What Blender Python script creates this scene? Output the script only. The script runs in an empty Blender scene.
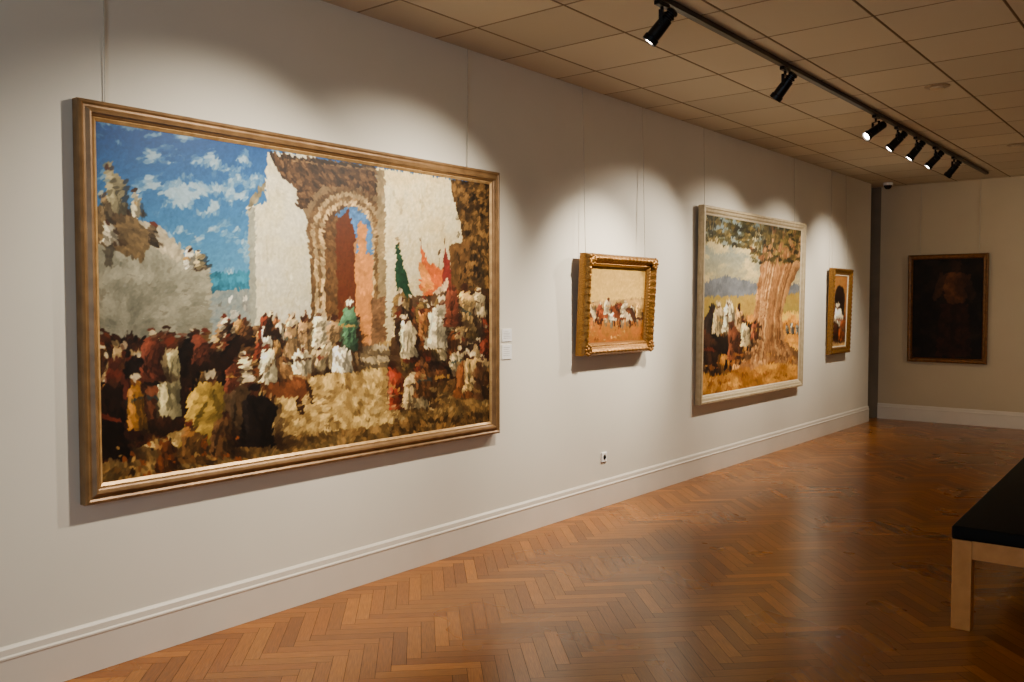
import bpy, bmesh, math, random
import numpy as np
from mathutils import Matrix, Vector
R = math.radians
random.seed(4)
C = bpy.context.scene.collection

WX = -3.70      # left wall plane
YB = 12.45      # back wall plane
H = 3.12        # ceiling height
XR = 3.6; YF = -3.6
TRX = -2.30     # lighting track

# ---------------------------------------------------------------- materials
def lin(c):
    c = [v / 255.0 for v in c]
    return tuple((v / 12.92 if v <= .04045 else ((v + .055) / 1.055) ** 2.4) for v in c)
def mat(name, rgb, rough=.5, metal=0.0, noise=None, bump=None, spec=.5, coat=0):
    m = bpy.data.materials.new(name); m.use_nodes = True
    nt = m.node_tree; b = nt.nodes['Principled BSDF']
    b.inputs['Roughness'].default_value = rough; b.inputs['Metallic'].default_value = metal
    b.inputs['Specular IOR Level'].default_value = spec
    b.inputs['Coat Weight'].default_value = coat
    c = lin(rgb) + (1,)
    b.inputs['Base Color'].default_value = c
    tc = nt.nodes.new('ShaderNodeTexCoord')
    if noise:
        sc, c2, lo, hi = noise
        n = nt.nodes.new('ShaderNodeTexNoise'); n.inputs['Scale'].default_value = sc
        n.inputs['Detail'].default_value = 5
        nt.links.new(tc.outputs['Object'], n.inputs['Vector'])
        r = nt.nodes.new('ShaderNodeValToRGB')
        r.color_ramp.elements[0].position = lo; r.color_ramp.elements[1].position = hi
        r.color_ramp.elements[0].color = lin(c2) + (1,); r.color_ramp.elements[1].color = c
        nt.links.new(n.outputs['Fac'], r.inputs['Fac']); nt.links.new(r.outputs['Color'], b.inputs['Base Color'])
    if bump:
        sc, st, di = bump
        n = nt.nodes.new('ShaderNodeTexNoise'); n.inputs['Scale'].default_value = sc
        n.inputs['Detail'].default_value = 4
        nt.links.new(tc.outputs['Object'], n.inputs['Vector'])
        bp = nt.nodes.new('ShaderNodeBump'); bp.inputs['Strength'].default_value = st; bp.inputs['Distance'].default_value = di
        nt.links.new(n.outputs['Fac'], bp.inputs['Height']); nt.links.new(bp.outputs['Normal'], b.inputs['Normal'])
    return m
def emit(name, rgb, s):
    m = bpy.data.materials.new(name); m.use_nodes = True
    b = m.node_tree.nodes['Principled BSDF']
    b.inputs['Base Color'].default_value = (.9, .9, .9, 1)
    b.inputs['Emission Color'].default_value = lin(rgb) + (1,); b.inputs['Emission Strength'].default_value = s
    return m
def attr_mat(name, attr, rough, spec=.5, bump=None, wood=False, coat=0):
    m = bpy.data.materials.new(name); m.use_nodes = True
    nt = m.node_tree; b = nt.nodes['Principled BSDF']
    b.inputs['Roughness'].default_value = rough; b.inputs['Specular IOR Level'].default_value = spec
    b.inputs['Coat Weight'].default_value = coat; b.inputs['Coat Roughness'].default_value = .18
    a = nt.nodes.new('ShaderNodeAttribute'); a.attribute_name = attr
    out = a.outputs['Color']
    tc = nt.nodes.new('ShaderNodeTexCoord')
    if wood:
        mp = nt.nodes.new('ShaderNodeMapping'); mp.inputs['Scale'].default_value = (3, 60, 1)
        nt.links.new(tc.outputs['UV'], mp.inputs['Vector'])
        n = nt.nodes.new('ShaderNodeTexNoise'); n.inputs['Scale'].default_value = 1.5; n.inputs['Detail'].default_value = 6
        nt.links.new(mp.outputs['Vector'], n.inputs['Vector'])
        r = nt.nodes.new('ShaderNodeValToRGB')
        r.color_ramp.elements[0].position = .3; r.color_ramp.elements[1].position = .7
        r.color_ramp.elements[0].color = (.62, .56, .48, 1); r.color_ramp.elements[1].color = (1.1, 1.08, 1.05, 1)
        nt.links.new(n.outputs['Fac'], r.inputs['Fac'])
        mx = nt.nodes.new('ShaderNodeMix'); mx.data_type = 'RGBA'; mx.blend_type = 'MULTIPLY'; mx.inputs[0].default_value = 1
        nt.links.new(out, mx.inputs[6]); nt.links.new(r.outputs['Color'], mx.inputs[7]); out = mx.outputs[2]
        n2 = nt.nodes.new('ShaderNodeTexNoise'); n2.inputs['Scale'].default_value = 1.3; n2.inputs['Detail'].default_value = 3
        nt.links.new(tc.outputs['Object'], n2.inputs['Vector'])
        mr = nt.nodes.new('ShaderNodeMapRange'); mr.inputs['To Min'].default_value = rough - .07; mr.inputs['To Max'].default_value = rough + .08
        nt.links.new(n2.outputs['Fac'], mr.inputs['Value']); nt.links.new(mr.outputs['Result'], b.inputs['Roughness'])
    nt.links.new(out, b.inputs['Base Color'])
    if bump:
        sc, st, di = bump
        n = nt.nodes.new('ShaderNodeTexNoise'); n.inputs['Scale'].default_value = sc
        nt.links.new(tc.outputs['Object'], n.inputs['Vector'])
        bp = nt.nodes.new('ShaderNodeBump'); bp.inputs['Strength'].default_value = st; bp.inputs['Distance'].default_value = di
        nt.links.new(n.outputs['Fac'], bp.inputs['Height']); nt.links.new(bp.outputs['Normal'], b.inputs['Normal'])
    return m

M = dict(
 wall=mat('wall_paint', (233, 227, 211), .62, noise=(1.2, (226, 220, 204), .3, .7), bump=(60, .08, .002)),
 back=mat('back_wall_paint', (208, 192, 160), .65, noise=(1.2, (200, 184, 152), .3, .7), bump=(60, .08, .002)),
 base=mat('skirting_paint', (230, 221, 205), .4, noise=(3, (222, 213, 197), .3, .7)),
 recess=mat('recess_shade_tone', (136, 120, 98), .8, noise=(4, (122, 108, 88), .3, .7)),  # dark tone puts the corner's shade into the colour
 black=mat('black_metal', (16, 16, 17), .38, .4, noise=(30, (10, 10, 11), .3, .7)),
 track=mat('track_grey', (66, 59, 51), .4, .4, noise=(20, (56, 50, 44), .3, .7)),
 lens=emit('lamp_glass', (255, 240, 220), 40),
 wood=mat('pale_beech', (216, 150, 76), .4, noise=(14, (198, 132, 62), .3, .7)),
 pad=mat('black_upholstery', (8, 10, 9), .7, noise=(60, (5, 6, 6), .3, .7), bump=(200, .2, .002), spec=.2),
 bronze=mat('bronze_gilt', (144, 110, 70), .42, .3, noise=(14, (114, 84, 50), .3, .7), bump=(90, .12, .002)),
 gilt=mat('bright_gilt', (208, 170, 112), .38, .35, noise=(25, (172, 132, 80), .3, .7)),
 gold=mat('antique_gold', (166, 118, 48), .36, .65, noise=(120, (116, 76, 28), .35, .65), bump=(160, .35, .003)),
 cream=mat('cream_slip', (222, 208, 178), .5, noise=(40, (205, 188, 155), .3, .7)),
 champ=mat('champagne_frame', (206, 188, 152), .42, .15, noise=(20, (184, 164, 128), .3, .7)),
 darkgold=mat('dark_gold', (138, 92, 42), .4, .3, noise=(30, (104, 66, 28), .3, .7), bump=(100, .3, .002)),
 wire=mat('nylon_wire', (204, 196, 178), .4, noise=(30, (190, 182, 164), .3, .7)),
 white=mat('white_plastic', (252, 251, 248), .4, noise=(30, (248, 247, 244), .3, .7)),
 hole=mat('socket_dark', (140, 132, 120), .6, noise=(30, (120, 112, 100), .3, .7)),
 ink=mat('grey_print', (186, 184, 180), .7, noise=(200, (200, 198, 194), .3, .7)),
 chrome=mat('chrome_rim', (190, 170, 140), .35, .4, noise=(30, (160, 140, 110), .3, .7)),
 glass=mat('smoked_dome', (20, 20, 24), .1, 0, noise=(5, (12, 12, 14), .3, .7)),
 back_board=mat('canvas_back', (90, 74, 54), .8, noise=(10, (70, 58, 42), .3, .7)),
 under=mat('parquet_joint', (30, 16, 7), .6, noise=(8, (22, 12, 5), .3, .7)),
)
M['floor'] = attr_mat('herringbone_oak', 'paint', .28, .42, wood=True, coat=.15)
M['tile'] = attr_mat('mineral_tile', 'paint', .8, .2, bump=(90, .25, .003))
M['oil'] = attr_mat('oil_paint', 'paint', .5, .22, bump=(70, .12, .002))

# ---------------------------------------------------------------- mesh helpers
def link(name, me, m, parent=None):
    o = bpy.data.objects.new(name, me); C.objects.link(o)
    if m is not None: me.materials.append(m)
    if parent is not None: o.parent = parent
    return o
def obj(name, bm, m, parent=None, smooth=False):
    bmesh.ops.recalc_face_normals(bm, faces=bm.faces)
    me = bpy.data.meshes.new(name); bm.to_mesh(me); bm.free()
    if smooth:
        for p in me.polygons: p.use_smooth = True
        try: me.set_sharp_from_angle(angle=R(35))
        except Exception: pass
    return link(name, me, m, parent)
def struct(name, bm, m):
    o = obj(name, bm, m); o['kind'] = 'structure'; return o
def box(bm, a, b, bev=0, mtx=None):
    vs = bmesh.ops.create_cube(bm, size=1)['verts']
    c = [(a[i] + b[i]) / 2 for i in range(3)]; s = [abs(b[i] - a[i]) for i in range(3)]
    for v in vs: v.co = Vector((v.co.x * s[0] + c[0], v.co.y * s[1] + c[1], v.co.z * s[2] + c[2]))
    if bev:
        es = list({e for v in vs for e in v.link_edges})
        r = bmesh.ops.bevel(bm, geom=es, offset=bev, segments=3, affect='EDGES', profile=.5)
        vs = list({v for f in r['faces'] for v in f.verts} | {v for v in vs if v.is_valid})
    if mtx is not None:
        for v in vs: v.co = mtx @ v.co
    return vs
def lathe(bm, prof, seg=24, mtx=None):
    """prof: (radius, z) along local z"""
    rings = []
    for r, z in prof:
        ring = []
        for i in range(seg):
            a = 2 * math.pi * i / seg
            p = Vector((max(r, .0001) * math.cos(a), max(r, .0001) * math.sin(a), z))
            ring.append(bm.verts.new(mtx @ p if mtx is not None else p))
        rings.append(ring)
    for a, b in zip(rings, rings[1:]):
        for i in range(seg):
            bm.faces.new((a[i], a[(i + 1) % seg], b[(i + 1) % seg], b[i]))
    bm.faces.new(rings[0]); bm.faces.new(rings[-1])
def tube(bm, p, q, r, seg=8):
    p = Vector(p); q = Vector(q); d = q - p
    mt = Matrix.Translation(p) @ d.to_track_quat('Z', 'Y').to_matrix().to_4x4()
    lathe(bm, [(r, 0), (r, d.length)], seg, mt)
def thing(name, label, cat, mtx, group=None):
    o = bpy.data.objects.new(name, None); C.objects.link(o)
    o.empty_display_size = .1
    o.matrix_world = mtx
    o['label'] = label; o['category'] = cat
    if group: o['group'] = group
    return o
def T(x, y, z, rz=0, rx=0):
    return Matrix.Translation((x, y, z)) @ Matrix.Rotation(rz, 4, 'Z') @ Matrix.Rotation(rx, 4, 'X')

# ---------------------------------------------------------------- room shell
YE = 12.02      # where the left wall stops before the corner recess
bm = bmesh.new(); box(bm, (WX - .25, YF, -.05), (WX, YE, H)); struct('wall_left', bm, M['wall'])
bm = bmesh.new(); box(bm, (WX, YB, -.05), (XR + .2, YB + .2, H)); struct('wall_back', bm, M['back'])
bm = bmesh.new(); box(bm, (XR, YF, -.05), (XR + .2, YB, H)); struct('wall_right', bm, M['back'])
bm = bmesh.new()
for a, b in (((WX - .25, YF - .2, -.05), (-1.6, YF, H)), ((1.2, YF - .2, -.05), (XR + .2, YF, H)),
             ((-1.6, YF - .2, 2.6), (1.2, YF, H)), ((-1.6, YF - .2, -.05), (1.2, YF, .8))): box(bm, a, b)
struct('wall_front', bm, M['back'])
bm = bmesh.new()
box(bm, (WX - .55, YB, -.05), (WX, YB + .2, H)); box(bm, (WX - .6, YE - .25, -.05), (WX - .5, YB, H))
struct('shaded_recess_1', bm, M['recess'])  # corner recess faces, coloured dark to stand in for shade

# floor: herringbone oak laid in one mesh
def floor():
    L, W, g = .384, .064, .0009
    vs = []; fs = []; cols = []; uvs = []
    s2 = math.sqrt(.5)
    def quad(u0, v0, u1, v1, horiz):
        cx, cy = (u0 + u1) / 2, (v0 + v1) / 2
        x, y = (cx - cy) * s2, (cx + cy) * s2
        if not (WX - .2 < x < XR + .1 and YF - .1 < y < YB + .1): return
        i = len(vs)
        for (u, v) in ((u0 + g, v0 + g), (u1 - g, v0 + g), (u1 - g, v1 - g), (u0 + g, v1 - g)):
            vs.append(((u - v) * s2, (u + v) * s2, 0))
        fs.append((i, i + 1, i + 2, i + 3))
        t = random.random()
        a = (176, 112, 34); b = (140, 82, 19)
        k = .9 + .17 * random.random()
        c = lin([min(255, (a[j] * t + b[j] * (1 - t)) * k) for j in range(3)])
        cols.append(c)
        o1, o2 = random.random() * 20, random.random() * 20
        q = [(0, 0), (1, 0), (1, .17), (0, .17)] if horiz else [(0, 0), (0, .17), (1, .17), (1, 0)]
        uvs.extend([(o1 + a_, o2 + b_) for a_, b_ in q])
    for m in range(-10, 11):
        for k in range(-70, 170):
            ou, ov = m * L, -m * L
            quad(ou + k * W, ov + k * W, ou + k * W + L, ov + (k + 1) * W, True)
            quad(ou + k * W + L, ov + (k + 1) * W - L, ou + (k + 1) * W + L, ov + (k + 1) * W, False)
    n = len(vs)
    vs += [(WX - .6, YF - .1, -.003), (XR + .1, YF - .1, -.003), (XR + .1, YB + .1, -.003), (WX - .6, YB + .1, -.003)]
    fs.append((n, n + 1, n + 2, n + 3))
    me = bpy.data.meshes.new('floor'); me.from_pydata(vs, [], fs)
    ca = me.color_attributes.new('paint', 'FLOAT_COLOR', 'CORNER')
    uv = me.uv_layers.new(name='UVMap')
    cl = []; ul = []
    for i, c in enumerate(cols): cl += [c[0], c[1], c[2], 1.0] * 4
    cl += [.02, .01, .005, 1] * 4
    ca.data.foreach_set('color', cl)
    for u in uvs: ul += [u[0], u[1]]
    ul += [0, 0] * 4
    uv.data.foreach_set('uv', ul)
    o = link('floor', me, M['floor']); me.materials.append(M['under'])
    me.polygons[len(fs) - 1].material_index = 1
    o['kind'] = 'structure'
floor()

# ceiling: square mineral tiles in a grid, one mesh
def ceiling():
    S = .605; g = .004
    vs = []; fs = []; cols = []
    ys = [3.845 + S * k for k in range(-13, 15)]
    xs = [WX - .28 + S * k for k in range(0, 14)]
    for x in xs:
        for y in ys:
            x0, x1 = max(x, WX - .6), min(x + S, XR + .1)
            y0, y1 = max(y, YF - .1), min(y + S, YB + .1)
            if x1 - x0 < .03 or y1 - y0 < .03: continue
            i = len(vs); z = H + .001
            a = (x0 + g, y0 + g, x1 - g, y1 - g); e = .004
            vs += [(a[0], a[1], z + e), (a[2], a[1], z + e), (a[2], a[3], z + e), (a[0], a[3], z + e)]
            vs += [(a[0] + e, a[1] + e, z), (a[2] - e, a[1] + e, z), (a[2] - e, a[3] - e, z), (a[0] + e, a[3] - e, z)]
            fs.append((i + 4, i + 7, i + 6, i + 5))
            for q in range(4): fs.append((i + q, i + (q + 4), i + ((q + 1) % 4) + 4, i + (q + 1) % 4))
            k = .955 + .06 * random.random()
            cols.append(lin([min(255, v * k) for v in (212, 202, 178)])); cols += [lin((158, 142, 116))] * 4
    n = len(vs); z = H + .005
    vs += [(WX - .6, YF - .1, z), (XR + .1, YF - .1, z), (XR + .1, YB + .1, z), (WX - .6, YB + .1, z)]
    fs.append((n, n + 3, n + 2, n + 1)); cols.append(lin((112, 94, 70)))
    me = bpy.data.meshes.new('ceiling'); me.from_pydata(vs, [], fs)
    ca = me.color_attributes.new('paint', 'FLOAT_COLOR', 'CORNER'); cl = []
    for c in cols: cl += [c[0], c[1], c[2], 1.0] * 4
    ca.data.foreach_set('color', cl)
    o = link('ceiling', me, M['tile']); o['kind'] = 'structure'
ceiling()

# skirting boards
PROF = [(0, 0), (.018, 0), (.018, .155), (.021, .159), (.021, .166), (.014, .172), (.012, .196), (.004, .206), (0, .208)]
def skirting(name, p, q, nrm):
    bm = bmesh.new(); a = []; b = []
    for d, z in PROF:
        a.append(bm.verts.new((p[0] + nrm[0] * d, p[1] + nrm[1] * d, z + .001)))
        b.append(bm.verts.new((q[0] + nrm[0] * d, q[1] + nrm[1] * d, z + .001)))
    n = len(PROF)
    for i in range(n): bm.faces.new((a[i], a[(i + 1) % n], b[(i + 1) % n], b[i]))
    bm.faces.new(a); bm.faces.new(b)
    struct(name, bm, M['base'])
skirting('baseboard_left', (WX, YF), (WX, YE), (1, 0))
skirting('baseboard_back', (WX, YB), (XR, YB), (0, -1))

# ---------------------------------------------------------------- painter
_rng = np.random.RandomState(7)
_NG = _rng.rand(8, 128, 128)
def vnoise(x, y, k=0):
    g = _NG[k % 8]
    xi = np.floor(x).astype(int); yi = np.floor(y).astype(int)
    fx = x - xi; fy = y - yi; fx = fx * fx * (3 - 2 * fx); fy = fy * fy * (3 - 2 * fy)
    a = g[xi % 128, yi % 128]; b = g[(xi + 1) % 128, yi % 128]; c = g[xi % 128, (yi + 1) % 128]; d = g[(xi + 1) % 128, (yi + 1) % 128]
    return (a * (1 - fx) + b * fx) * (1 - fy) + (c * (1 - fx) + d * fx) * fy
def fbm(x, y, s, k=0, octs=4):
    t = 0; amp = .5; n = 0
    for o in range(octs):
        t = t + amp * vnoise(x / s + 31.7 * o, y / s + 17.3 * o, k + o); n += amp; amp *= .5; s *= .5
    return t / n
def homog(uv, xy):
    A = []; B = []
    for (u, v), (x, y) in zip(uv, xy):
        A.append([u, v, 1, 0, 0, 0, -u * x, -v * x]); B.append(x)
        A.append([0, 0, 0, u, v, 1, -u * y, -v * y]); B.append(y)
    return list(np.linalg.solve(np.array(A, float), np.array(B, float))) + [1.0]
class Paint:
    """colours every vertex of a canvas grid; shapes are given in sketch units measured on the artwork"""
    def __init__(s, nx, ny, corners, jit=.8):
        s.nx, s.ny = nx, ny
        u, v = np.meshgrid(np.linspace(0, 1, nx), np.linspace(0, 1, ny))
        h = homog([(0, 1), (1, 1), (1, 0), (0, 0)], corners)   # TL TR BR BL
        w = h[6] * u + h[7] * v + 1
        s.X = ((h[0] * u + h[1] * v + h[2]) / w).ravel(); s.Y = ((h[3] * u + h[4] * v + h[5]) / w).ravel()
        s.x = s.X + jit * 2 * (fbm(s.X, s.Y, 5, 1) - .5) * 2; s.y = s.Y + jit * 2 * (fbm(s.X, s.Y, 5, 4) - .5) * 2
        s.c = np.zeros((nx * ny, 3))
    def sub(s, x0, y0, x1, y1):
        return np.nonzero((s.x > x0) & (s.x < x1) & (s.y > y0) & (s.y < y1))[0]
    def put(s, idx, a, col):
        a = np.clip(a, 0, 1)[:, None]; s.c[idx] = s.c[idx] * (1 - a) + col * a
    def shade(s, idx, col, var=.18, sc=5, col2=None):
        n = fbm(s.X[idx], s.Y[idx], sc, 2)[:, None]
        c = np.array(col, float)[None] / 255
        if col2 is not None:
            t = np.clip((n - .3) / .4, 0, 1); c = c * (1 - t) + np.array(col2, float)[None] / 255 * t
        return c * (1 + var * 2 * (n - .5) * 2)
    def poly(s, pts, col, var=.18, sc=5, col2=None, alpha=1, grad=None):
        P = np.array(pts, float)
        idx = s.sub(P[:, 0].min(), P[:, 1].min(), P[:, 0].max(), P[:, 1].max())
        if len(idx) == 0: return
        x, y = s.x[idx], s.y[idx]; ins = np.zeros(len(idx), bool)
        for (x0, y0), (x1, y1) in zip(P, np.roll(P, -1, 0)):
            if y0 == y1: continue
            ins ^= ((y0 > y) != (y1 > y)) & (x < (x1 - x0) * (y - y0) / (y1 - y0) + x0)
        idx = idx[ins]
        if len(idx) == 0: return
        c = s.shade(idx, col, var, sc, col2)
        if grad is not None:      # (x-direction shade, y-direction shade)
            gx = (s.X[idx] - P[:, 0].min()) / (np.ptp(P[:, 0]) + .01); gy = (s.Y[idx] - P[:, 1].min()) / (np.ptp(P[:, 1]) + .01)
            c = c * (1 - grad[0] * (gx - .5) - grad[1] * (gy - .5))[:, None]
        s.put(idx, np.full(len(idx), alpha), c)
    def ell(s, cx, cy, rx, ry, col, soft=.15, alpha=1, var=.15, sc=5, rot=0):
        m = max(rx, ry) * 1.4
        idx = s.sub(cx - m, cy - m, cx + m, cy + m)
        if len(idx) == 0: return
        dx, dy = s.x[idx] - cx, s.y[idx] - cy
        ca, sa = math.cos(rot), math.sin(rot)
        d = np.sqrt(((dx * ca + dy * sa) / rx) ** 2 + ((-dx * sa + dy * ca) / ry) ** 2)
        s.put(idx, np.clip((1 - d) / max(soft, .01) + .5, 0, 1) * alpha, s.shade(idx, col, var, sc))
    def line(s, p, q, w, col, alpha=1, w2=None, var=.1):
        w2 = w if w2 is None else w2
        m = max(w, w2)
        idx = s.sub(min(p[0], q[0]) - m, min(p[1], q[1]) - m, max(p[0], q[0]) + m, max(p[1], q[1]) + m)
        if len(idx) == 0: return
        dx, dy = q[0] - p[0], q[1] - p[1]; L2 = dx * dx + dy * dy + 1e-6
        t = np.clip(((s.x[idx] - p[0]) * dx + (s.y[idx] - p[1]) * dy) / L2, 0, 1)
        d = np.hypot(s.x[idx] - p[0] - t * dx, s.y[idx] - p[1] - t * dy)
        ww = (w + (w2 - w) * t) / 2
        s.put(idx, np.clip((ww - d) / .5 + .5, 0, 1) * alpha, s.shade(idx, col, var))
    def person(s, x, b, h, robe, skin=(84, 52, 36), w=.34, hood=None, sit=False):
        W = h * w * (1.7 if sit else 1)
        k = random.uniform(-.12, .12) * h
        # cast shade beside and under the figure
        s.ell(x + W * .35, b - h * .06, W * .7, h * .1, (52, 36, 24), .5, .6)
        s.line((x + W * .42, b - h * .6), (x + W * .5, b - 1), W * .22, (48, 32, 22), .55)
        P = [(x - W * .2 + k, b - h * .84), (x + W * .2 + k, b - h * .84), (x + W * random.uniform(.34, .5), b - h * .6), (x + W * random.uniform(.3, .42), b - h * .3), (x + W * random.uniform(.4, .6), b), (x - W * random.uniform(.4, .6), b), (x - W * random.uniform(.34, .5), b - h * .35), (x - W * random.uniform(.3, .45), b - h * .64)]
        s.poly(P, robe, .25, max(2, h * .12), grad=(.7, .3))
        for f in range(4):
            fx = x + W * (-.3 + .2 * f)
            s.line((fx + k * .6, b - h * random.uniform(.5, .72)), (fx + W * random.uniform(-.25, .25), b - h * random.uniform(0, .2)), max(.5, W * .09), [c * .45 for c in robe], .6)
        s.line((x - W * .3 + k * .6, b - h * .72), (x - W * .32, b - h * .25), max(.6, W * .12), [min(255, c * 1.25 + 14) for c in robe], .65)
        if random.random() < .5:     # sash or bundle in a second colour
            s.line((x - W * .3, b - h * .5), (x + W * .3, b - h * random.uniform(.3, .6)), max(.6, W * .12), random.choice([(130, 64, 44), (70, 46, 30), (190, 150, 80), (60, 72, 70)]), .8)
        r = h * .075
        s.ell(x + k, b - h * .89, r * .95, r * 1.2, skin, .3)
        s.ell(x + k - r * .1, b - h * .925, r * 1.05, r * .8, hood or random.choice([robe, (206, 190, 156), (70, 44, 30), (112, 58, 40)]), .3)
    def horse(s, x, b, h, col, d=1):
        dk = [c * .6 for c in col]; li = [min(255, c * 1.35 + 8) for c in col]
        for lx in (-.42, -.34, .26, .38):
            s.line((x + d * lx * h * .8, b - h * .42), (x + d * (lx + .03) * h * .8, b - h * .2), h * .1, dk if lx in (-.34, .26) else col, w2=h * .055)
            s.line((x + d * (lx + .03) * h * .8, b - h * .2), (x + d * lx * h * .8, b), h * .05, dk)
        s.ell(x, b - h * .5, h * .42, h * .19, col, .15)
        s.ell(x - d * h * .28, b - h * .52, h * .19, h * .2, col, .15)
        s.ell(x - d * h * .22, b - h * .58, h * .14, h * .07, li, .6, .6)
        s.poly([(x + d * h * .18, b - h * .6), (x + d * h * .4, b - h * .42), (x + d * h * .58, b - h * .86), (x + d * h * .44, b - h * .98)], col)
        s.ell(x + d * h * .6, b - h * .86, h * .15, h * .07, col, .2, rot=d * .7)
        s.line((x + d * h * .2, b - h * .64), (x + d * h * .44, b - h * .97), h * .06, dk)
        s.line((x - d * h * .42, b - h * .58), (x - d * h * .52, b - h * .2), h * .07, dk)
    def dabs(s, length, width, cover=2.2):
        """re-lay the whole picture as loose brush dabs, so it reads as a generic painterly stand-in"""
        rs = np.random.RandomState(11)
        src = s.c.reshape(s.ny, s.nx, 3).copy(); out = src.copy()
        n = int(cover * s.nx * s.ny / (length * width))
        r = int(length / 2 + 2)
        gy, gx = np.mgrid[-r:r + 1, -r:r + 1]
        px = rs.randint(0, s.nx, n); py = rs.randint(0, s.ny, n)
        kern = []
        for a in np.linspace(0, math.pi, 12, endpoint=False):
            u = gx * math.cos(a) + gy * math.sin(a); v = -gx * math.sin(a) + gy * math.cos(a)
            kern.append(np.clip((1 - np.sqrt((u / (length / 2)) ** 2 + (v / (width / 2)) ** 2)) * 3, 0, 1))
        for i in range(n):
            x, y = px[i], py[i]
            k = kern[int(6 * vnoise(np.array([x / 60.]), np.array([y / 60.]), 3)[0] * 2 + rs.randint(-1, 2)) % 12]
            x0, x1, y0, y1 = max(0, x - r), min(s.nx, x + r + 1), max(0, y - r), min(s.ny, y + r + 1)
            kk = k[y0 - y + r:y1 - y + r, x0 - x + r:x1 - x + r][..., None]
            col = src[y, x] * (1 + .08 * (rs.rand() - .5))
            out[y0:y1, x0:x1] = out[y0:y1, x0:x1] * (1 - kk) + col * kk
        s.c = out.reshape(-1, 3)
        return s
    def mesh(s, name, w, h, y, z0, parent):
        u, v = np.meshgrid(np.linspace(-w / 2, w / 2, s.nx), np.linspace(z0, z0 + h, s.ny))
        co = np.stack([u.ravel(), np.full(u.size, y), v.ravel()], 1)
        n = s.nx; I = np.arange(s.nx * s.ny).reshape(s.ny, s.nx)
        f = np.stack([I[:-1, :-1].ravel(), I[:-1, 1:].ravel(), I[1:, 1:].ravel(), I[1:, :-1].ravel()], 1)
        me = bpy.data.meshes.new(name); me.vertices.add(len(co)); me.vertices.foreach_set('co', co.ravel())
        me.loops.add(f.size); me.loops.foreach_set('vertex_index', f.ravel())
        me.polygons.add(len(f)); me.polygons.foreach_set('loop_start', np.arange(0, f.size, 4))
        me.polygons.foreach_set('loop_total', np.full(len(f), 4))
        me.update(calc_edges=True)
        ca = me.color_attributes.new('paint', 'FLOAT_COLOR', 'POINT')
        c = np.clip(s.c, 0, 1) * (1 + .06 * (fbm(s.X, s.Y, 2.0, 5, 3) - .5) * 2)[:, None]
        g = c.mean(1, keepdims=True); c = np.clip(g + (c - g) * 1.04, 0.003, 1) ** 1.34
        c = np.clip(c, 0.004, 1); c = np.where(c <= .04045, c / 12.92, ((c + .055) / 1.055) ** 2.4)
        ca.data.foreach_set('color', np.concatenate([c, np.ones((len(c), 1))], 1).ravel())
        return link(name, me, M['oil'], parent)

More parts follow.
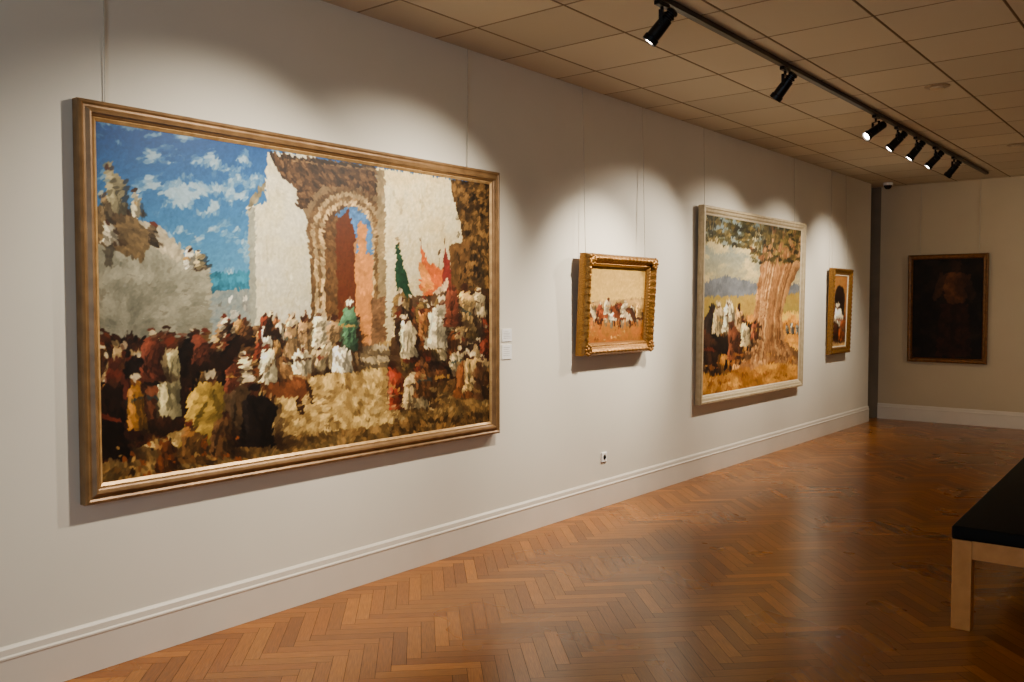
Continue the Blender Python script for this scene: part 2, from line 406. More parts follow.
def painting_city():
    p = Paint(640, 430, [(95, 118), (488, 181), (485, 430), (97, 487)], .6)
    X, Y = p.X, p.Y
    # sky
    t = np.clip((Y - 118) / 170, 0, 1)[:, None]
    p.c[:] = np.array([30, 88, 144]) / 255 * (1 - t) + np.array([108, 164, 192]) / 255 * t
    n = fbm(X, Y * 1.7, 15, 3, 5) + .13 * np.exp(-(((X - 190) / 50) ** 2 + ((Y - 178) / 36) ** 2)) - .05
    a = np.clip((n - .55) / .16, 0, 1)
    p.put(np.arange(len(X)), a * .8, np.array([[200, 214, 216]]) / 255 * np.ones((len(X), 1)))
    # sea and far town
    p.poly([(200, 274), (250, 272), (250, 300), (200, 300)], (62, 130, 150), grad=(0, .2))
    p.poly([(200, 292), (250, 290), (250, 350), (200, 350)], (190, 192, 180), sc=4, col2=(120, 130, 128))
    for i in range(26):
        x = random.uniform(207, 245); y = random.uniform(294, 338); w = random.uniform(3, 8)
        p.poly([(x, y), (x + w, y), (x + w, y + w * .9), (x, y + w * .9)], random.choice([(224, 222, 208), (160, 160, 150), (205, 200, 182)]))
    # ground
    p.poly([(90, 340), (490, 330), (490, 440), (90, 495)], (168, 138, 84), .15, 6, (206, 180, 120), grad=(.1, .1))
    # left building
    p.poly([(90, 212), (128, 212), (134, 222), (158, 226), (162, 240), (178, 246), (182, 262), (207, 268), (207, 345), (90, 350)], (148, 146, 128), .06, 12, (168, 164, 144), grad=(-.1, .25))
    p.poly([(128, 214), (160, 228), (180, 250), (176, 262), (150, 246), (126, 232)], (196, 186, 160), .12)
    p.poly([(90, 205), (128, 210), (150, 235), (140, 262), (90, 240)], (122, 104, 74), .2, 5)
    for i in range(120):
        x = random.uniform(97, 204); y = random.uniform(250, 335)
        p.line((x, y), (x + random.uniform(2, 8), y + random.uniform(-1, 3)), .9, random.choice([(118, 116, 102), (176, 174, 158), (104, 98, 84)]), .45)
    p.poly([(103, 218), (112, 218), (112, 268), (103, 266)], (96, 90, 76))
    p.person(115, 214, 56, (150, 142, 112), w=.36)
    p.person(135, 216, 30, (196, 188, 160)); p.person(105, 222, 32, (120, 104, 76)); p.person(150, 246, 26, (92, 78, 58))
    p.person(108, 244, 26, (206, 196, 170), sit=True); p.person(186, 270, 24, (214, 208, 186), sit=True); p.person(196, 268, 20, (180, 166, 130), sit=True)
    # white tower
    p.poly([(244, 205), (262, 200), (262, 182), (264, 150), (312, 152), (312, 345), (244, 350)], (228, 222, 198), .05, 18, (206, 198, 168), grad=(.12, .1))
    p.poly([(244, 200), (262, 178), (262, 188), (246, 208)], (150, 140, 112))
    p.poly([(244, 208), (251, 206), (251, 348), (244, 350)], (168, 168, 152), .06)
    for i in range(70):
        x = random.uniform(248, 300); y = random.uniform(170, 330)
        p.line((x, y), (x + random.uniform(-2, 3), y + random.uniform(4, 18)), random.uniform(.6, 2.4), random.choice([(236, 232, 212), (190, 180, 150)]), .3)
    # gate block
    p.poly([(292, 176), (374, 180), (374, 352), (306, 352), (306, 235)], (150, 128, 94), .18, 3, (118, 98, 68))
    p.poly([(265, 150), (372, 162), (374, 196), (356, 186), (318, 184), (300, 208), (292, 204), (292, 188), (276, 172)], (70, 50, 32), .25, 3, (104, 80, 52))
    p.line((268, 152), (452, 177), 2.4, (52, 38, 26)); p.line((280, 157), (372, 167), 1.2, (180, 150, 100), .7)
    for rr, cl in ((44, (104, 82, 54)), (39, (178, 156, 116)), (35, (124, 100, 66)), (31, (190, 166, 124)), (27, (96, 72, 46))):
        p.ell(343, 234, rr * .92, rr * 1.12, cl, .04, var=.2, sc=3)
        q = rr * .86
        p.poly([(343 - q, 240), (343 + min(q, 31), 240), (343 + min(q, 31), 352), (343 - q, 352)], cl, .2, 3)
    # opening with sky, tower and door
    p.ell(346, 236, 22, 31, (92, 130, 168), .03)
    p.poly([(326, 238), (368, 238), (368, 350), (326, 350)], (186, 140, 92), .12, 6)
    p.poly([(352, 236), (368, 236), (368, 262), (352, 262)], (98, 136, 170), .08)
    p.poly([(353, 222), (362, 222), (362, 254), (368, 256), (368, 345), (350, 345), (350, 256), (353, 254)], (200, 144, 84), .1, 5)
    p.poly([(326, 252), (332, 222), (344, 206), (350, 232), (350, 322), (334, 330), (328, 320)], (120, 70, 38), .15, 4, (90, 50, 28))
    p.poly([(320, 240), (328, 218), (334, 212), (331, 240), (333, 350), (322, 350)], (108, 82, 52), .2, 3)
    # right-hand white wall
    p.poly([(373, 164), (452, 176), (462, 240), (462, 330), (373, 345)], (226, 214, 180), .06, 16, (200, 184, 144), grad=(.18, .25))
    p.poly([(373, 166), (381, 168), (381, 320), (373, 320)], (156, 138, 104), .1)
    for i in range(90):
        x = random.uniform(380, 450); y = random.uniform(180, 290)
        p.line((x, y), (x + random.uniform(-2, 2), y + random.uniform(4, 20)), random.uniform(.6, 3), random.choice([(230, 222, 196), (178, 160, 120)]), .28)
    p.poly([(448, 176), (490, 181), (490, 370), (460, 360), (458, 300), (460, 240), (456, 214), (450, 196)], (74, 56, 34), .3, 4, (110, 86, 52))
    p.poly([(446, 244), (466, 240), (466, 300), (448, 300)], (108, 82, 50), .2, 4)
    for i in range(90):
        x = random.uniform(453, 487); y = random.uniform(183, 300)
        p.line((x, y), (x + random.uniform(-3, 3), y + random.uniform(3, 12)), 1.2, random.choice([(36, 28, 18), (142, 112, 68), (60, 50, 30)]), .8)
    # steps
    for k in range(4):
        p.poly([(346 - k * 2, 350 + k * 6), (398 + k * 3, 347 + k * 6), (400 + k * 3, 352 + k * 6), (345 - k * 2, 356 + k * 6)], [(176, 160, 128), (118, 102, 76)][k % 2])
    p.poly([(366, 300), (380, 298), (380, 345), (366, 348)], (134, 104, 74), .2)
    # flags
    for x0, y0, x1, y1 in ((392, 236, 410, 345), (416, 236, 428, 330), (441, 238, 444, 320), (436, 250, 432, 330)):
        p.line((x0, y0), (x1, y1), 1.1, (96, 72, 42))
    p.poly([(392, 240), (400, 268), (407, 296), (398, 302), (392, 312), (391, 276)], (44, 78, 56), .15, 4)
    p.poly([(416, 240), (424, 262), (440, 272), (440, 292), (424, 300), (414, 290), (418, 268)], (200, 112, 48), .15, 4)
    p.poly([(414, 262), (422, 268), (430, 290), (418, 296)], (216, 150, 76), .15, 4)
    p.poly([(441, 246), (446, 262), (449, 296), (442, 312), (438, 290)], (132, 60, 52), .15, 4)
    p.poly([(427, 296), (444, 280), (440, 320), (424, 330)], (212, 186, 150), .15, 4)
    # crowd in the middle distance
    whites = [(222, 206, 168), (200, 180, 138), (232, 220, 190), (166, 138, 98), (156, 110, 72), (190, 152, 94)]
    p.poly([(212, 330), (350, 322), (352, 372), (280, 384), (212, 380)], (104, 74, 48), .3, 4, (150, 116, 76), alpha=.85)
    for i in range(84):
        x = random.uniform(218, 350); b = 334 + random.uniform(0, 36)
        p.person(x, b, random.uniform(17, 27), random.choice(whites + [(120, 66, 46), (84, 64, 46), (60, 44, 34), (110, 80, 54)]), w=.5)
    p.person(343, 354, 54, (100, 134, 104), w=.4, hood=(224, 216, 190))
    for x, b, h in ((300, 356, 40), (314, 352, 42), (328, 356, 40), (285, 360, 36), (322, 372, 30), (310, 376, 28), (336, 376, 32), (296, 378, 30)):
        p.person(x, b, h, random.choice(whites[:4]), w=.46, sit=b > 370)
    # right-hand crowd
    dark = [(96, 66, 42), (124, 82, 48), (68, 50, 36), (150, 108, 64), (176, 152, 110), (112, 60, 42), (112, 92, 56), (196, 178, 138), (54, 38, 28)]
    p.poly([(392, 300), (490, 290), (490, 400), (380, 380)], (88, 60, 38), .4, 4, (60, 42, 28), alpha=.8)
    for row, (y0, n) in enumerate(((318, 20), (338, 24), (360, 22), (382, 18))):
        for i in range(n):
            x = random.uniform(392 if row < 2 else 376 + row * 12, 486); b = y0 + random.uniform(0, 16)
            p.person(x, b, random.uniform(22, 34), random.choice(dark), w=.5, sit=row == 3)
    p.person(432, 352, 56, (218, 204, 170), w=.4); p.person(461, 334, 50, (196, 166, 112), w=.42); p.person(404, 362, 46, (216, 200, 162), w=.42); p.person(448, 330, 46, (116, 70, 50), w=.4)
    p.poly([(400, 400), (490, 372), (490, 436), (380, 446)], (96, 74, 44), .3, 4, (134, 104, 62), alpha=.75)
    for x, b, h, c in ((390, 416, 52, (140, 68, 46)), (409, 414, 44, (190, 170, 128)), (418, 404, 36, (120, 84, 52)), (462, 404, 46, (140, 92, 52)), (470, 398, 42, (180, 154, 104)), (478, 406, 40, (96, 68, 44))):
        p.person(x, b, h, c, w=.36, sit=x > 400)
    # stones
    for i in range(620):
        y = random.uniform(380, 472); x = random.uniform(120, 485)
        if y > 487 - (x - 97) * .147 - 4: continue
        w = random.uniform(1, 4.5)
        p.ell(x, y, w, w * .4, random.choice([(218, 194, 140), (120, 94, 58), (190, 162, 108), (96, 72, 44), (156, 128, 80)]), .4, .65)
    p.poly([(90, 440), (150, 452), (300, 440), (490, 418), (490, 445), (90, 495)], (70, 50, 28), .3, 4, (120, 92, 54), alpha=.65)
    # left crowd
    lefts = [(84, 48, 34), (62, 40, 28), (40, 28, 22), (98, 62, 42), (88, 60, 36), (124, 96, 60), (88, 52, 36), (150, 130, 94), (54, 36, 28)]
    p.poly([(90, 335), (225, 345), (232, 385), (180, 430), (90, 470)], (46, 28, 20), .4, 4, (82, 46, 28))
    for row, (y0, h) in enumerate(((366, 34), (384, 40), (404, 46), (432, 58))):
        for i in range(26 - row * 3):
            x = random.uniform(95, 226 - row * 24); p.person(x, y0 + random.uniform(-6, 6), h * random.uniform(.75, 1.05), random.choice(lefts), w=.46)
    p.horse(152, 410, 70, (34, 24, 20), 1); p.horse(206, 392, 56, (44, 28, 20), 1)
    p.person(165, 420, 84, (186, 174, 132), w=.3); p.person(148, 384, 54, (106, 62, 46), w=.5); p.person(196, 366, 36, (108, 64, 48), w=.5)
    p.person(118, 442, 84, (90, 50, 38), w=.42); p.person(104, 462, 92, (44, 28, 20), w=.42); p.person(132, 434, 60, (160, 118, 56), w=.36)
    # rider on the chestnut horse
    p.horse(278, 418, 52, (118, 76, 46), -1); p.person(262, 386, 40, (224, 210, 172), w=.5); p.line((252, 384), (284, 340), 1, (90, 66, 40))
    p.person(240, 392, 40, (208, 190, 150), w=.45); p.person(226, 398, 38, (108, 64, 46), w=.5)
    # seated foreground
    for x, b, h, c in ((200, 450, 78, (176, 148, 74)), (236, 446, 70, (76, 60, 42)), (253, 452, 66, (36, 28, 24)), (216, 462, 48, (96, 70, 44)), (186, 468, 44, (120, 88, 50)), (160, 478, 40, (96, 60, 34))):
        p.person(x, b, h, c, w=.36, sit=True)
    for i in range(90):
        x = random.uniform(112, 232); y = random.uniform(440, 480)
        p.ell(x, y, random.uniform(1, 4), random.uniform(1, 2.4), random.choice([(148, 88, 46), (186, 150, 90), (40, 26, 18), (120, 90, 52)]), .4, .8)
    return p.dabs(10, 4.5, 2.6)

def painting_riders():
    p = Paint(200, 140, [(588, 266), (649, 271), (644, 342), (584, 346)], .3)
    t = np.clip((p.Y - 266) / 45, 0, 1)[:, None]
    p.c[:] = (np.array([192, 162, 98]) * (1 - t) + np.array([220, 188, 116]) * t) / 255
    p.poly([(583, 304), (650, 300), (650, 316), (583, 318)], (182, 152, 100), .15, 5)
    p.poly([(583, 314), (650, 312), (650, 345), (583, 348)], (194, 138, 62), .15, 4, (164, 108, 48), grad=(.1, .25))
    for x, b, h, c in ((592, 326, 20, (110, 64, 34)), (600, 328, 20, (206, 188, 150)), (608, 328, 24, (140, 78, 40)), (618, 329, 20, (226, 214, 184)), (626, 329, 22, (120, 70, 38)), (634, 328, 18, (200, 180, 146)), (641, 328, 19, (90, 56, 34))):
        p.horse(x, b, h, c, random.choice([1, -1])); p.person(x, b - h * .45, h * .75, random.choice([(210, 192, 158), (140, 80, 54), (196, 160, 102)]), w=.5)
    for i in range(26):
        p.ell(random.uniform(586, 645), random.uniform(325, 342), random.uniform(.6, 2.4), .7, random.choice([(120, 74, 36), (220, 176, 104)]), .4, .8)
    return p.dabs(8, 4.5, 2.4)

def painting_tree():
    p = Paint(330, 250, [(706, 214), (801, 230), (799, 384), (703, 399)], .4)
    X, Y = p.X, p.Y
    t = np.clip((Y - 230) / 70, 0, 1)[:, None]
    p.c[:] = (np.array([144, 156, 154]) * (1 - t) + np.array([200, 182, 138]) * t) / 255
    a = np.clip((fbm(X, Y * 1.8, 16, 3) - .5) / .12, 0, 1); p.put(np.arange(len(X)), a * .8, np.array([[222, 202, 152]]) / 255 * np.ones((len(X), 1)))
    p.poly([(700, 284), (726, 276), (750, 282), (770, 288), (803, 284), (803, 305), (700, 305)], (134, 136, 138), .08, 6)
    p.poly([(700, 298), (803, 294), (803, 322), (700, 326)], (204, 172, 92), .1, 8, (168, 150, 84))
    p.poly([(700, 318), (803, 314), (803, 400), (700, 405)], (200, 142, 62), .12, 8, (220, 170, 86), grad=(-.1, .2))
    # trunk with flaring roots and a limb
    p.poly([(764, 240), (776, 232), (803, 228), (803, 262), (790, 288), (782, 318), (786, 344), (803, 358), (803, 370), (770, 366), (752, 372), (732, 370), (748, 352), (754, 328), (756, 300), (760, 272)], (176, 132, 86), .12, 6, (206, 164, 112), grad=(.3, 0))
    p.line((766, 262), (738, 236), 5, (140, 102, 66), 1, 2); p.line((782, 250), (770, 222), 5, (140, 102, 66), 1, 3)
    for k in range(34):     # flowing bark strokes that follow the trunk
        f = k / 33
        pts = [(766 + 36 * f, 236), (762 + 34 * f, 262), (759 + 28 * f, 290), (757 + 25 * f, 318), (753 + 31 * f, 342), (738 + 60 * f, 366)]
        cl = random.choice([(116, 78, 48), (228, 192, 142), (192, 148, 100), (140, 98, 62)])
        for u, v in zip(pts, pts[1:]): p.line(u, v, 1.1, cl, .5)
    # foliage
    for i in range(800):
        x = random.uniform(704, 803); y = 212 + random.random() ** 1.3 * 52
        if x < 735 and y > 236 + random.uniform(0, 10): continue
        if y > 248 and (x < 752 or random.random() < .5): continue
        p.ell(x, y, random.uniform(1.2, 3.6), random.uniform(.9, 2.2), random.choice([(70, 66, 36), (90, 82, 44), (50, 46, 28), (120, 104, 58), (150, 130, 78)]), .5, .85)
    for x, b, h, c in ((716, 372, 62, (36, 28, 26)), (728, 366, 52, (50, 38, 30)), (742, 352, 36, (96, 66, 44))):
        p.horse(x, b, h * .8, c, 1)
    for x, b, h, c in ((712, 345, 40, (60, 48, 42)), (720, 336, 34, (204, 184, 144)), (731, 334, 34, (222, 206, 170)), (741, 334, 28, (180, 146, 100)), (736, 362, 40, (120, 78, 54)), (747, 348, 28, (206, 186, 144)), (709, 376, 52, (84, 58, 42)), (755, 342, 20, (150, 96, 66))):
        p.person(x, b, h, c, w=.42)
    for x in range(788, 800, 5): p.person(x, 336, 11, random.choice([(150, 150, 140), (200, 186, 150), (120, 90, 70)]))
    for i in range(90):
        p.ell(random.uniform(706, 799), random.uniform(356, 394), random.uniform(1, 5), random.uniform(.6, 1.6), random.choice([(150, 96, 44), (226, 176, 96), (170, 116, 60)]), .5, .7)
    return p.dabs(10, 4.5, 2.4)

def painting_arch():
    p = Paint(90, 110, [(832, 275), (849, 276), (848, 345), (831, 347)], .2)
    p.c[:] = np.array([186, 140, 84]) / 255
    p.poly([(830, 274), (850, 274), (850, 350), (830, 350)], (190, 146, 90), .12, 5, (160, 112, 60))
    p.ell(840, 297, 6, 12, (54, 38, 30), .1); p.poly([(834, 297), (846, 297), (846, 328), (834, 328)], (54, 38, 30))
    p.poly([(830, 326), (850, 324), (850, 350), (830, 350)], (206, 170, 116), .12, 4)
    p.person(840, 336, 34, (226, 214, 186), w=.4); p.person(836, 342, 24, (92, 62, 44), w=.5); p.person(845, 340, 26, (150, 90, 50), w=.45)
    return p.dabs(7, 4, 2)

def painting_dark():
    p = Paint(130, 190, [(914, 260), (984, 260), (984, 358), (914, 358)], .4)
    p.poly([(900, 245), (1000, 245), (1000, 372), (900, 372)], (28, 20, 12), .3, 9, (42, 30, 19))
    p.poly([(944, 276), (958, 272), (972, 277), (970, 292), (966, 306), (968, 320), (946, 320), (950, 304), (945, 292)], (104, 70, 44), .2, 6, grad=(.5, .1))
    p.ell(957, 268, 5, 6.5, (74, 52, 34), .4)
    p.poly([(942, 274), (948, 276), (944, 296), (936, 302), (934, 298)], (86, 59, 39), .2)
    p.poly([(970, 278), (978, 296), (972, 304), (966, 290)], (62, 43, 28), .2)
    p.poly([(943, 304), (970, 303), (974, 356), (938, 356)], (60, 35, 21), .25, 5)
    return p.dabs(9, 5, 2)

# ---------------------------------------------------------------- frames
def ring(bm, prof, w, h, N=1, relief=None):
    loops = []
    for j, (d, z) in enumerate(prof):
        cs = [(-w / 2 + d, d), (w / 2 - d, d), (w / 2 - d, h - d), (-w / 2 + d, h - d)]
        lp = []
        for s in range(4):
            a, b = cs[s], cs[(s + 1) % 4]
            L = math.hypot(b[0] - a[0], b[1] - a[1]); nx, nz = (b[1] - a[1]) / L, -(b[0] - a[0]) / L
            for i in range(N):
                t = i / N; dd, dz = relief(s, t, L, j, d) if relief else (0, 0)
                lp.append(bm.verts.new((a[0] + (b[0] - a[0]) * t + nx * dd, -(z + dz), a[1] + (b[1] - a[1]) * t + nz * dd)))
        loops.append(lp)
    n = 4 * N; P = len(prof)
    for j in range(P):
        A, B = loops[j], loops[(j + 1) % P]
        for i in range(n): bm.faces.new((A[i], A[(i + 1) % n], B[(i + 1) % n], B[i]))
def picture(name, label, mtx, w, h, outer, liner, art, mats, group, wires, ornate=None, ztop=H):
    root = thing(name, label, 'painting', mtx, group)
    bm = bmesh.new()
    ring(bm, outer, w, h, ornate[0] if ornate else 1, ornate[1] if ornate else None)
    fr = obj('frame', bm, mats[0], root, smooth=bool(ornate))
    d0 = outer[-1][0]
    if liner:
        bm = bmesh.new(); ring(bm, liner, w, h); obj('liner', bm, mats[1], root)
        d0 = max(q[0] for q in liner)
    if ornate and len(ornate) > 2:
        for cx in (-1, 1):
            for cz in (0, 1):
                bm = bmesh.new(); ornate[2](bm, cx, cz, w, h); obj('corner_ornament', bm, mats[0], fr, smooth=True)
    e = d0 - .004
    yc = -(min(q[1] for q in (liner or outer) if q[0] >= d0 - .03) + .012)
    art.mesh('canvas', w - 2 * e, h - 2 * e, yc, e, root)
    bm = bmesh.new(); box(bm, (-w / 2 + .03, -.012, .03), (w / 2 - .03, -.004, h - .03)); obj('backing_board', bm, M['back_board'], root)
    inv = mtx.inverted()
    for lx in wires:
        wt = mtx @ Vector((lx, -.004, h - .03))
        base = mtx.translation; z2 = mtx.to_3x3() @ Vector((0, -1, 0)); z2.z = 0; z2.normalize()
        k = (wt - base).dot(z2)
        up = wt.copy(); up.z = ztop - .004; up -= z2 * (k - .008)
        bm = bmesh.new(); tube(bm, inv @ wt, inv @ up, .0025, 6)
        obj('hanging_wire', bm, M['wire'], root)
    return root
def on_left(yc, z, tilt=0, gap=.004): return T(WX + gap, yc, z, R(90), tilt)

G = 'framed paintings hanging in the gallery'
# 1 large city gate scene
big_prof = [(0, 0), (0, .042), (.004, .048), (.014, .052), (.022, .046), (.03, .046), (.044, .058), (.052, .056), (.056, .046), (.062, .042), (.066, .034), (.066, .012)]
picture('framed_painting', 'very large horizontal oil painting of a crowd before a white arched gate, slim bronze frame',
        on_left(3.04, .716), 2.67, 1.672, big_prof, [(.064, .014), (.064, .034), (.07, .037), (.082, .028), (.082, .02)],
        painting_city(), (M['bronze'], M['gilt']), G, (-1.2, 1.07))
# 2 small ornate
def rel2(s, t, L, j, d):
    k = round(L / .05); ph = t * k * 2 * math.pi; q = t * L * 100 + s * 7.3
    irr = .5 * math.sin(q * 1.13 + j) + .3 * math.sin(q * 2.31 + j * 2.1) + .2 * math.sin(q * 3.7 + j)
    if j in (1, 2, 3): return (.004 * abs(math.sin(ph / 2)) * (1 if j != 1 else .6) + .001 * irr, .002 * math.cos(ph) + .002 * irr)
    if j in (4, 5, 6): return (.001 * irr, .004 * irr + .002 * math.sin(ph + (j - 5) * 1.6))
    if j in (8, 9): return (0, .002 * math.sin(ph * 2))
    return (0, 0)
def corner2(bm, cx, cz, w, h):
    X = cx * (w / 2 - .045); Z = .045 if cz == 0 else h - .045
    for i in range(9):
        a = i * math.pi * 2 / 8; r = .034 if i < 8 else 0
        s = .013 if i < 8 else .021
        mt = Matrix.Translation((X + r * math.cos(a), -.084, Z + r * math.sin(a))) @ Matrix.Diagonal((s, .012, s, 1))
        bmesh.ops.create_uvsphere(bm, u_segments=10, v_segments=6, radius=1, matrix=mt)
orn = [(0, 0), (0, .05), (.008, .072), (.018, .086), (.03, .09), (.044, .082), (.056, .066), (.066, .056), (.072, .06), (.079, .056), (.085, .044), (.09, .036), (.09, .012)]
picture('framed_painting', 'small horizontal painting of desert riders in a thick carved gold frame, lit from above',
        on_left(5.76, 1.175, R(3.0), .012), .98, .745, orn, None, painting_riders(), (M['gold'],), G, (-.42, .42), (240, rel2, corner2))
# 3 large tree
pale = [(0, 0), (0, .05), (.006, .058), (.022, .06), (.03, .052), (.05, .048), (.058, .04), (.066, .034), (.066, .012)]
picture('framed_painting', 'large painting of horsemen under a giant tree, in a plain pale champagne frame',
        on_left(8.35, .65, R(.6), .006), 2.42, 1.775, pale, [(.064, .014), (.064, .032), (.07, .034), (.08, .026), (.08, .018)],
        painting_tree(), (M['champ'], M['cream']), G, (-1.1, 1.0))
# 4 small upright
def rel4(s, t, L, j, d):
    ph = t * round(L / .05) * 2 * math.pi
    return (.002 * abs(math.sin(ph / 2)), .003 * math.cos(ph)) if 1 < j < 6 else (0, 0)
sm = [(0, 0), (0, .04), (.006, .06), (.016, .068), (.03, .064), (.046, .05), (.058, .044), (.064, .048), (.072, .04), (.08, .03), (.08, .012)]
picture('framed_painting', 'small upright painting of figures in an archway, gold frame, last before the corner',
        on_left(10.74, .955, R(1.5), .008), .66, 1.02, sm, [(.078, .014), (.078, .034), (.084, .036), (.092, .028), (.092, .018)],
        painting_arch(), (M['gold'], M['cream']), G, (-.25, .25), (140, rel4))
# 5 dark one on the back wall
thin = [(0, 0), (0, .04), (.005, .048), (.016, .052), (.026, .046), (.04, .042), (.048, .046), (.056, .036), (.06, .028), (.06, .012)]
picture('framed_painting', 'very dark upright painting of a dim standing figure, alone on the back wall',
        T(-2.85, YB - .006, .79, 0, R(.8)), .95, 1.40, thin, None, painting_dark(), (M['darkgold'],), G, (-.34, .36))

# ---------------------------------------------------------------- wall labels and socket
def wall_label(y, z, w, h, label):
    r = thing('wall_label', label, 'label', on_left(y, z - h / 2, 0, .0005), 'captions beside the large painting')
    bm = bmesh.new(); box(bm, (-w / 2, -.006, 0), (w / 2, 0, h), .001); obj('plate', bm, M['white'], r)
    bm = bmesh.new(); n = 5
    for i in range(n):
        zz = h - .018 - i * (h - .03) / n; box(bm, (-w / 2 + .012, -.0068, zz - .0014), (w / 2 - .012 - random.random() * .03, -.0058, zz + .0014))
    obj('printed_lines', bm, M['ink'], r)
wall_label(4.50, 1.345, .10, .082, 'small white caption plate beside the large painting, upper of the two')
wall_label(4.50, 1.235, .10, .095, 'small white caption plate beside the large painting, lower of the two')
r = thing('wall_socket', 'small white electrical socket low on the wall above the skirting board', 'socket', on_left(5.67, .345, 0, .0005))
bm = bmesh.new(); box(bm, (-.036, -.010, 0), (.036, 0, .072), .003); obj('cover_plate', bm, M['white'], r)
bm = bmesh.new(); lathe(bm, [(.020, 0), (.020, .003), (.017, .0035), (.016, .001)], 24, Matrix.Translation((0, -.009, .036)) @ Matrix.Rotation(R(90), 4, 'X')); obj('socket_well', bm, M['hole'], r)

# ---------------------------------------------------------------- track and spotlights
trk = thing('lighting_track', 'long dark lighting track fixed to the ceiling along the painting wall', 'lighting track', T(TRX, 6, H))
bm = bmesh.new()
box(bm, (-.018, -6.2, -.030), (.018, 5.75, -.001)); obj('rail', bm, M['track'], trk)
bm = bmesh.new(); box(bm, (-.019, 5.75, -.031), (.019, 5.79, -.001), .003); obj('end_cap', bm, M['black'], trk)

def spot(y, target, label, watt, size=50, blend=.6, col=(1, .88, .72)):
    root = thing('track_spotlight', label, 'spotlight', T(TRX, y, H - .031), 'black spotlights on the ceiling track')
    bm = bmesh.new(); box(bm, (-.016, -.055, -.022), (.016, .055, .0), .004); obj('track_adapter', bm, M['black'], root)
    bm = bmesh.new(); tube(bm, (0, 0, -.02), (0, 0, -.05), .009, 12); obj('stem', bm, M['black'], root)
    piv = Vector((0, 0, -.115))
    tgt = Vector(target) - Vector((TRX, y, H - .031))
    d = (tgt - piv).normalized()
    az = math.atan2(d.y, d.x)
    Rz = Matrix.Rotation(az, 4, 'Z')
    bm = bmesh.new()
    for s in (-1, 1): box(bm, (-.010, s * .045 - .002, -.125), (.010, s * .045 + .002, -.05), 0, Rz)
    box(bm, (-.010, -.047, -.053), (.010, .047, -.048), 0, Rz); yk = obj('yoke', bm, M['black'], root)
    q = Matrix.Translation(piv) @ d.to_track_quat('Z', 'Y').to_matrix().to_4x4()
    bm = bmesh.new()
    lathe(bm, [(.018, -.095), (.028, -.09), (.032, -.082), (.032, -.072), (.026, -.070), (.026, -.062), (.032, -.060), (.032, -.05), (.026, -.048), (.026, -.040), (.033, -.037), (.035, .03), (.035, .070), (.041, .075), (.041, .104), (.038, .104), (.035, .082)], 28, q)
    body = obj('lamp_body', bm, M['black'], root, smooth=True)
    bm = bmesh.new(); lathe(bm, [(.030, .092), (.028, .097), (.016, .101)], 28, q); obj('lens', bm, M['lens'], body)
    for s in (-1, 1):
        bm = bmesh.new()
        lathe(bm, [(.009, 0), (.009, .008)], 12, Matrix.Translation(piv) @ Rz @ Matrix.Translation((0, s * .047 + (-.008 if s < 0 else 0), 0)) @ Matrix.Rotation(R(-90), 4, 'X'))
        obj('tilt_knob', bm, M['black'], yk)
    L = bpy.data.lights.new('lamp', 'SPOT'); L.energy = watt; L.spot_size = R(size); L.spot_blend = blend; L.color = col; L.shadow_soft_size = .05
    lo = bpy.data.objects.new('lamp', L); C.objects.link(lo); lo.parent = root
    lo.matrix_local = Matrix.Translation(piv + d * .17) @ (-d).to_track_quat('Z', 'Y').to_matrix().to_4x4()
    return root
W0 = WX
spot(2.90, (W0, 2.3, 1.35), 'black track spotlight at the near end, above the large gate painting', 240, 88, 1)
spot(4.05, (W0, 3.5, 1.2), 'black cylindrical spotlight hanging nearest in view, head of the row', 310, 94, 1)
spot(5.66, (W0, 5.54, 1.25), 'black spotlight on the bare stretch of track, above the carved gold frame', 360, 66, .85)
spot(7.56, (W0, 6.0, 1.58), 'black spotlight, first of the far cluster of five on the track', 310, 56, 1)
spot(8.17, (W0, 7.5, 1.4), 'black spotlight, second of the far cluster of five on the track', 220, 82, 1)
spot(8.77, (W0, 8.2, 1.1), 'black spotlight, middle one of the far cluster of five', 130, 80, 1)
spot(9.44, (W0, 8.95, 1.4), 'black spotlight, fourth of the far cluster of five', 200, 80, 1)
spot(10.19, (W0, 10.4, 1.4), 'black spotlight at the far end of the track near the back wall', 220, 78, 1)

# ---------------------------------------------------------------- small ceiling and corner devices
for y, lb in ((6.95, 'round ceiling fitting set in a tile right of the track, nearer one'), (9.98, 'round ceiling fitting set in a tile at the right, farther one')):
    r = thing('ceiling_fitting', lb, 'ceiling fitting', T(-1.69, y, H), 'round ceiling fittings')
    bm = bmesh.new(); lathe(bm, [(.085, 0), (.085, -.006), (.07, -.012), (.055, -.010)], 32); obj('rim', bm, M['chrome'], r, smooth=True)
    bm = bmesh.new(); lathe(bm, [(.05, -.009), (.046, -.02), (.02, -.026)], 32); obj('cover', bm, M['cream'], r, smooth=True)
r = thing('security_camera', 'small dark dome security camera on the ceiling in the far corner', 'camera', T(-3.50, 12.05, H))
bm = bmesh.new(); lathe(bm, [(.06, 0), (.06, -.03), (.055, -.035)], 24); obj('mount', bm, M['white'], r, smooth=True)
bm = bmesh.new(); lathe(bm, [(.05, -.034), (.048, -.05), (.036, -.072), (.015, -.083)], 24); obj('dome', bm, M['glass'], r, smooth=True)

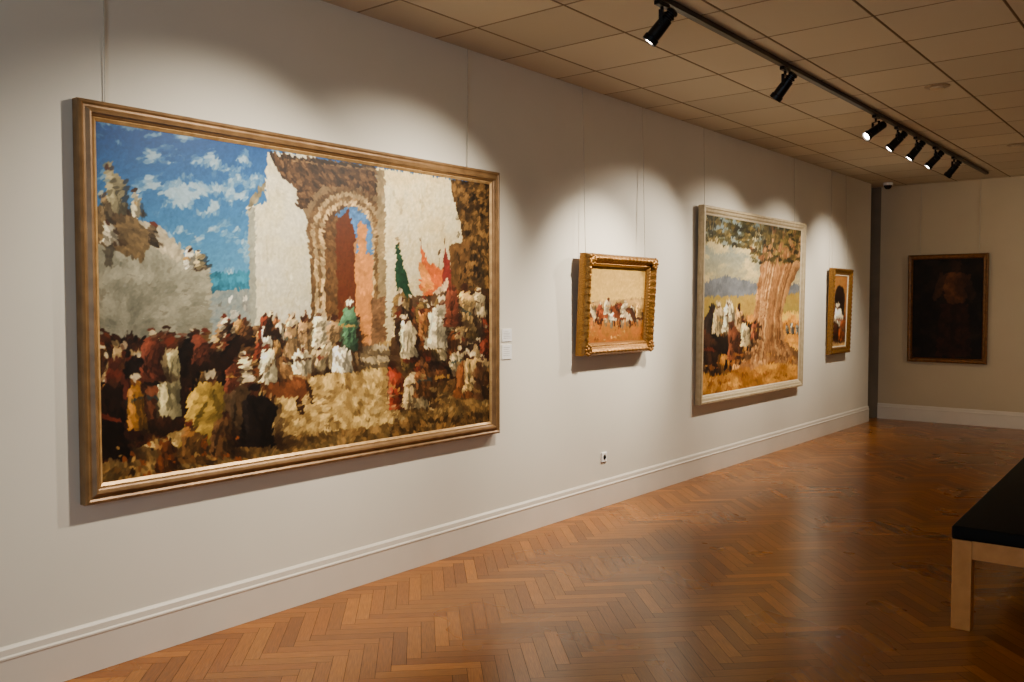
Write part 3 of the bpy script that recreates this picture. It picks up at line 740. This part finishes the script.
# ---------------------------------------------------------------- bench
b = thing('bench', 'low gallery bench with black padded top and pale wooden legs', 'bench', T(-1.005, 4.57, 0, R(1.9)))
BW, BL = .62, 2.75
bm = bmesh.new(); box(bm, (-.004, -.004, .432), (BW + .004, BL + .004, .497), .012); obj('cushion', bm, M['pad'], b, smooth=True)
bm = bmesh.new()
box(bm, (.085, .006, .345), (BW - .085, .036, .432)); box(bm, (.085, BL - .036, .345), (BW - .085, BL - .006, .432))
box(bm, (.006, .085, .345), (.036, BL - .085, .432)); box(bm, (BW - .036, .085, .345), (BW - .006, BL - .085, .432))
obj('apron', bm, M['wood'], b)
for x in (0, BW - .085):
    for y in (0, BL - .085):
        bm = bmesh.new(); box(bm, (x, y, 0.0005), (x + .085, y + .085, .431), .003); obj('leg', bm, M['wood'], b)

# ---------------------------------------------------------------- fill lights added out of view
def area(name, loc, aim, sx, sy, e, col):
    L = bpy.data.lights.new(name, 'AREA'); L.shape = 'RECTANGLE'; L.size = sx; L.size_y = sy; L.energy = e; L.color = col
    o = bpy.data.objects.new(name, L); C.objects.link(o); o.location = loc
    o.rotation_euler = (Vector(aim) - Vector(loc)).to_track_quat('-Z', 'Y').to_euler()
area('daylight_fill', (-.2, YF - .05, 1.7), (-1.6, 0, .9), 2.6, 1.7, 95, (.68, .84, 1.0))  # cool fill added for the daylight assumed behind the camera
area('room_fill', (1.8, 6.0, 3.0), (1.0, 6.0, 0), 2, 7, 34, (1, .80, .55))  # unseen warm fill added to lift the whole room
for x, tx in ((.6, -1.2), (2.0, 1.0)):
    L = bpy.data.lights.new('back_wall_fill', 'SPOT'); L.energy = 95; L.spot_size = R(90); L.spot_blend = 1; L.color = (1, .82, .58); L.shadow_soft_size = .05  # unseen spots added to brighten the back wall
    o = bpy.data.objects.new('back_wall_fill', L); C.objects.link(o); o.location = (x, 9.6, 2.95)
    o.rotation_euler = (Vector((tx, YB, 1.5)) - o.location).to_track_quat('-Z', 'Y').to_euler()
w = bpy.data.worlds.new('world'); bpy.context.scene.world = w; w.use_nodes = True
w.node_tree.nodes['Background'].inputs[0].default_value = (.5, .6, .8, 1); w.node_tree.nodes['Background'].inputs[1].default_value = .3

# ---------------------------------------------------------------- camera
cd = bpy.data.cameras.new('camera'); cam = bpy.data.objects.new('camera', cd); C.objects.link(cam)
cd.sensor_width = 36; cd.lens = 886 / 1024 * 36; cd.clip_start = .05
cam.location = (0, 0, 1.55); cam.rotation_euler = (R(90 - 2.39), 0, R(39.06))
bpy.context.scene.camera = cam
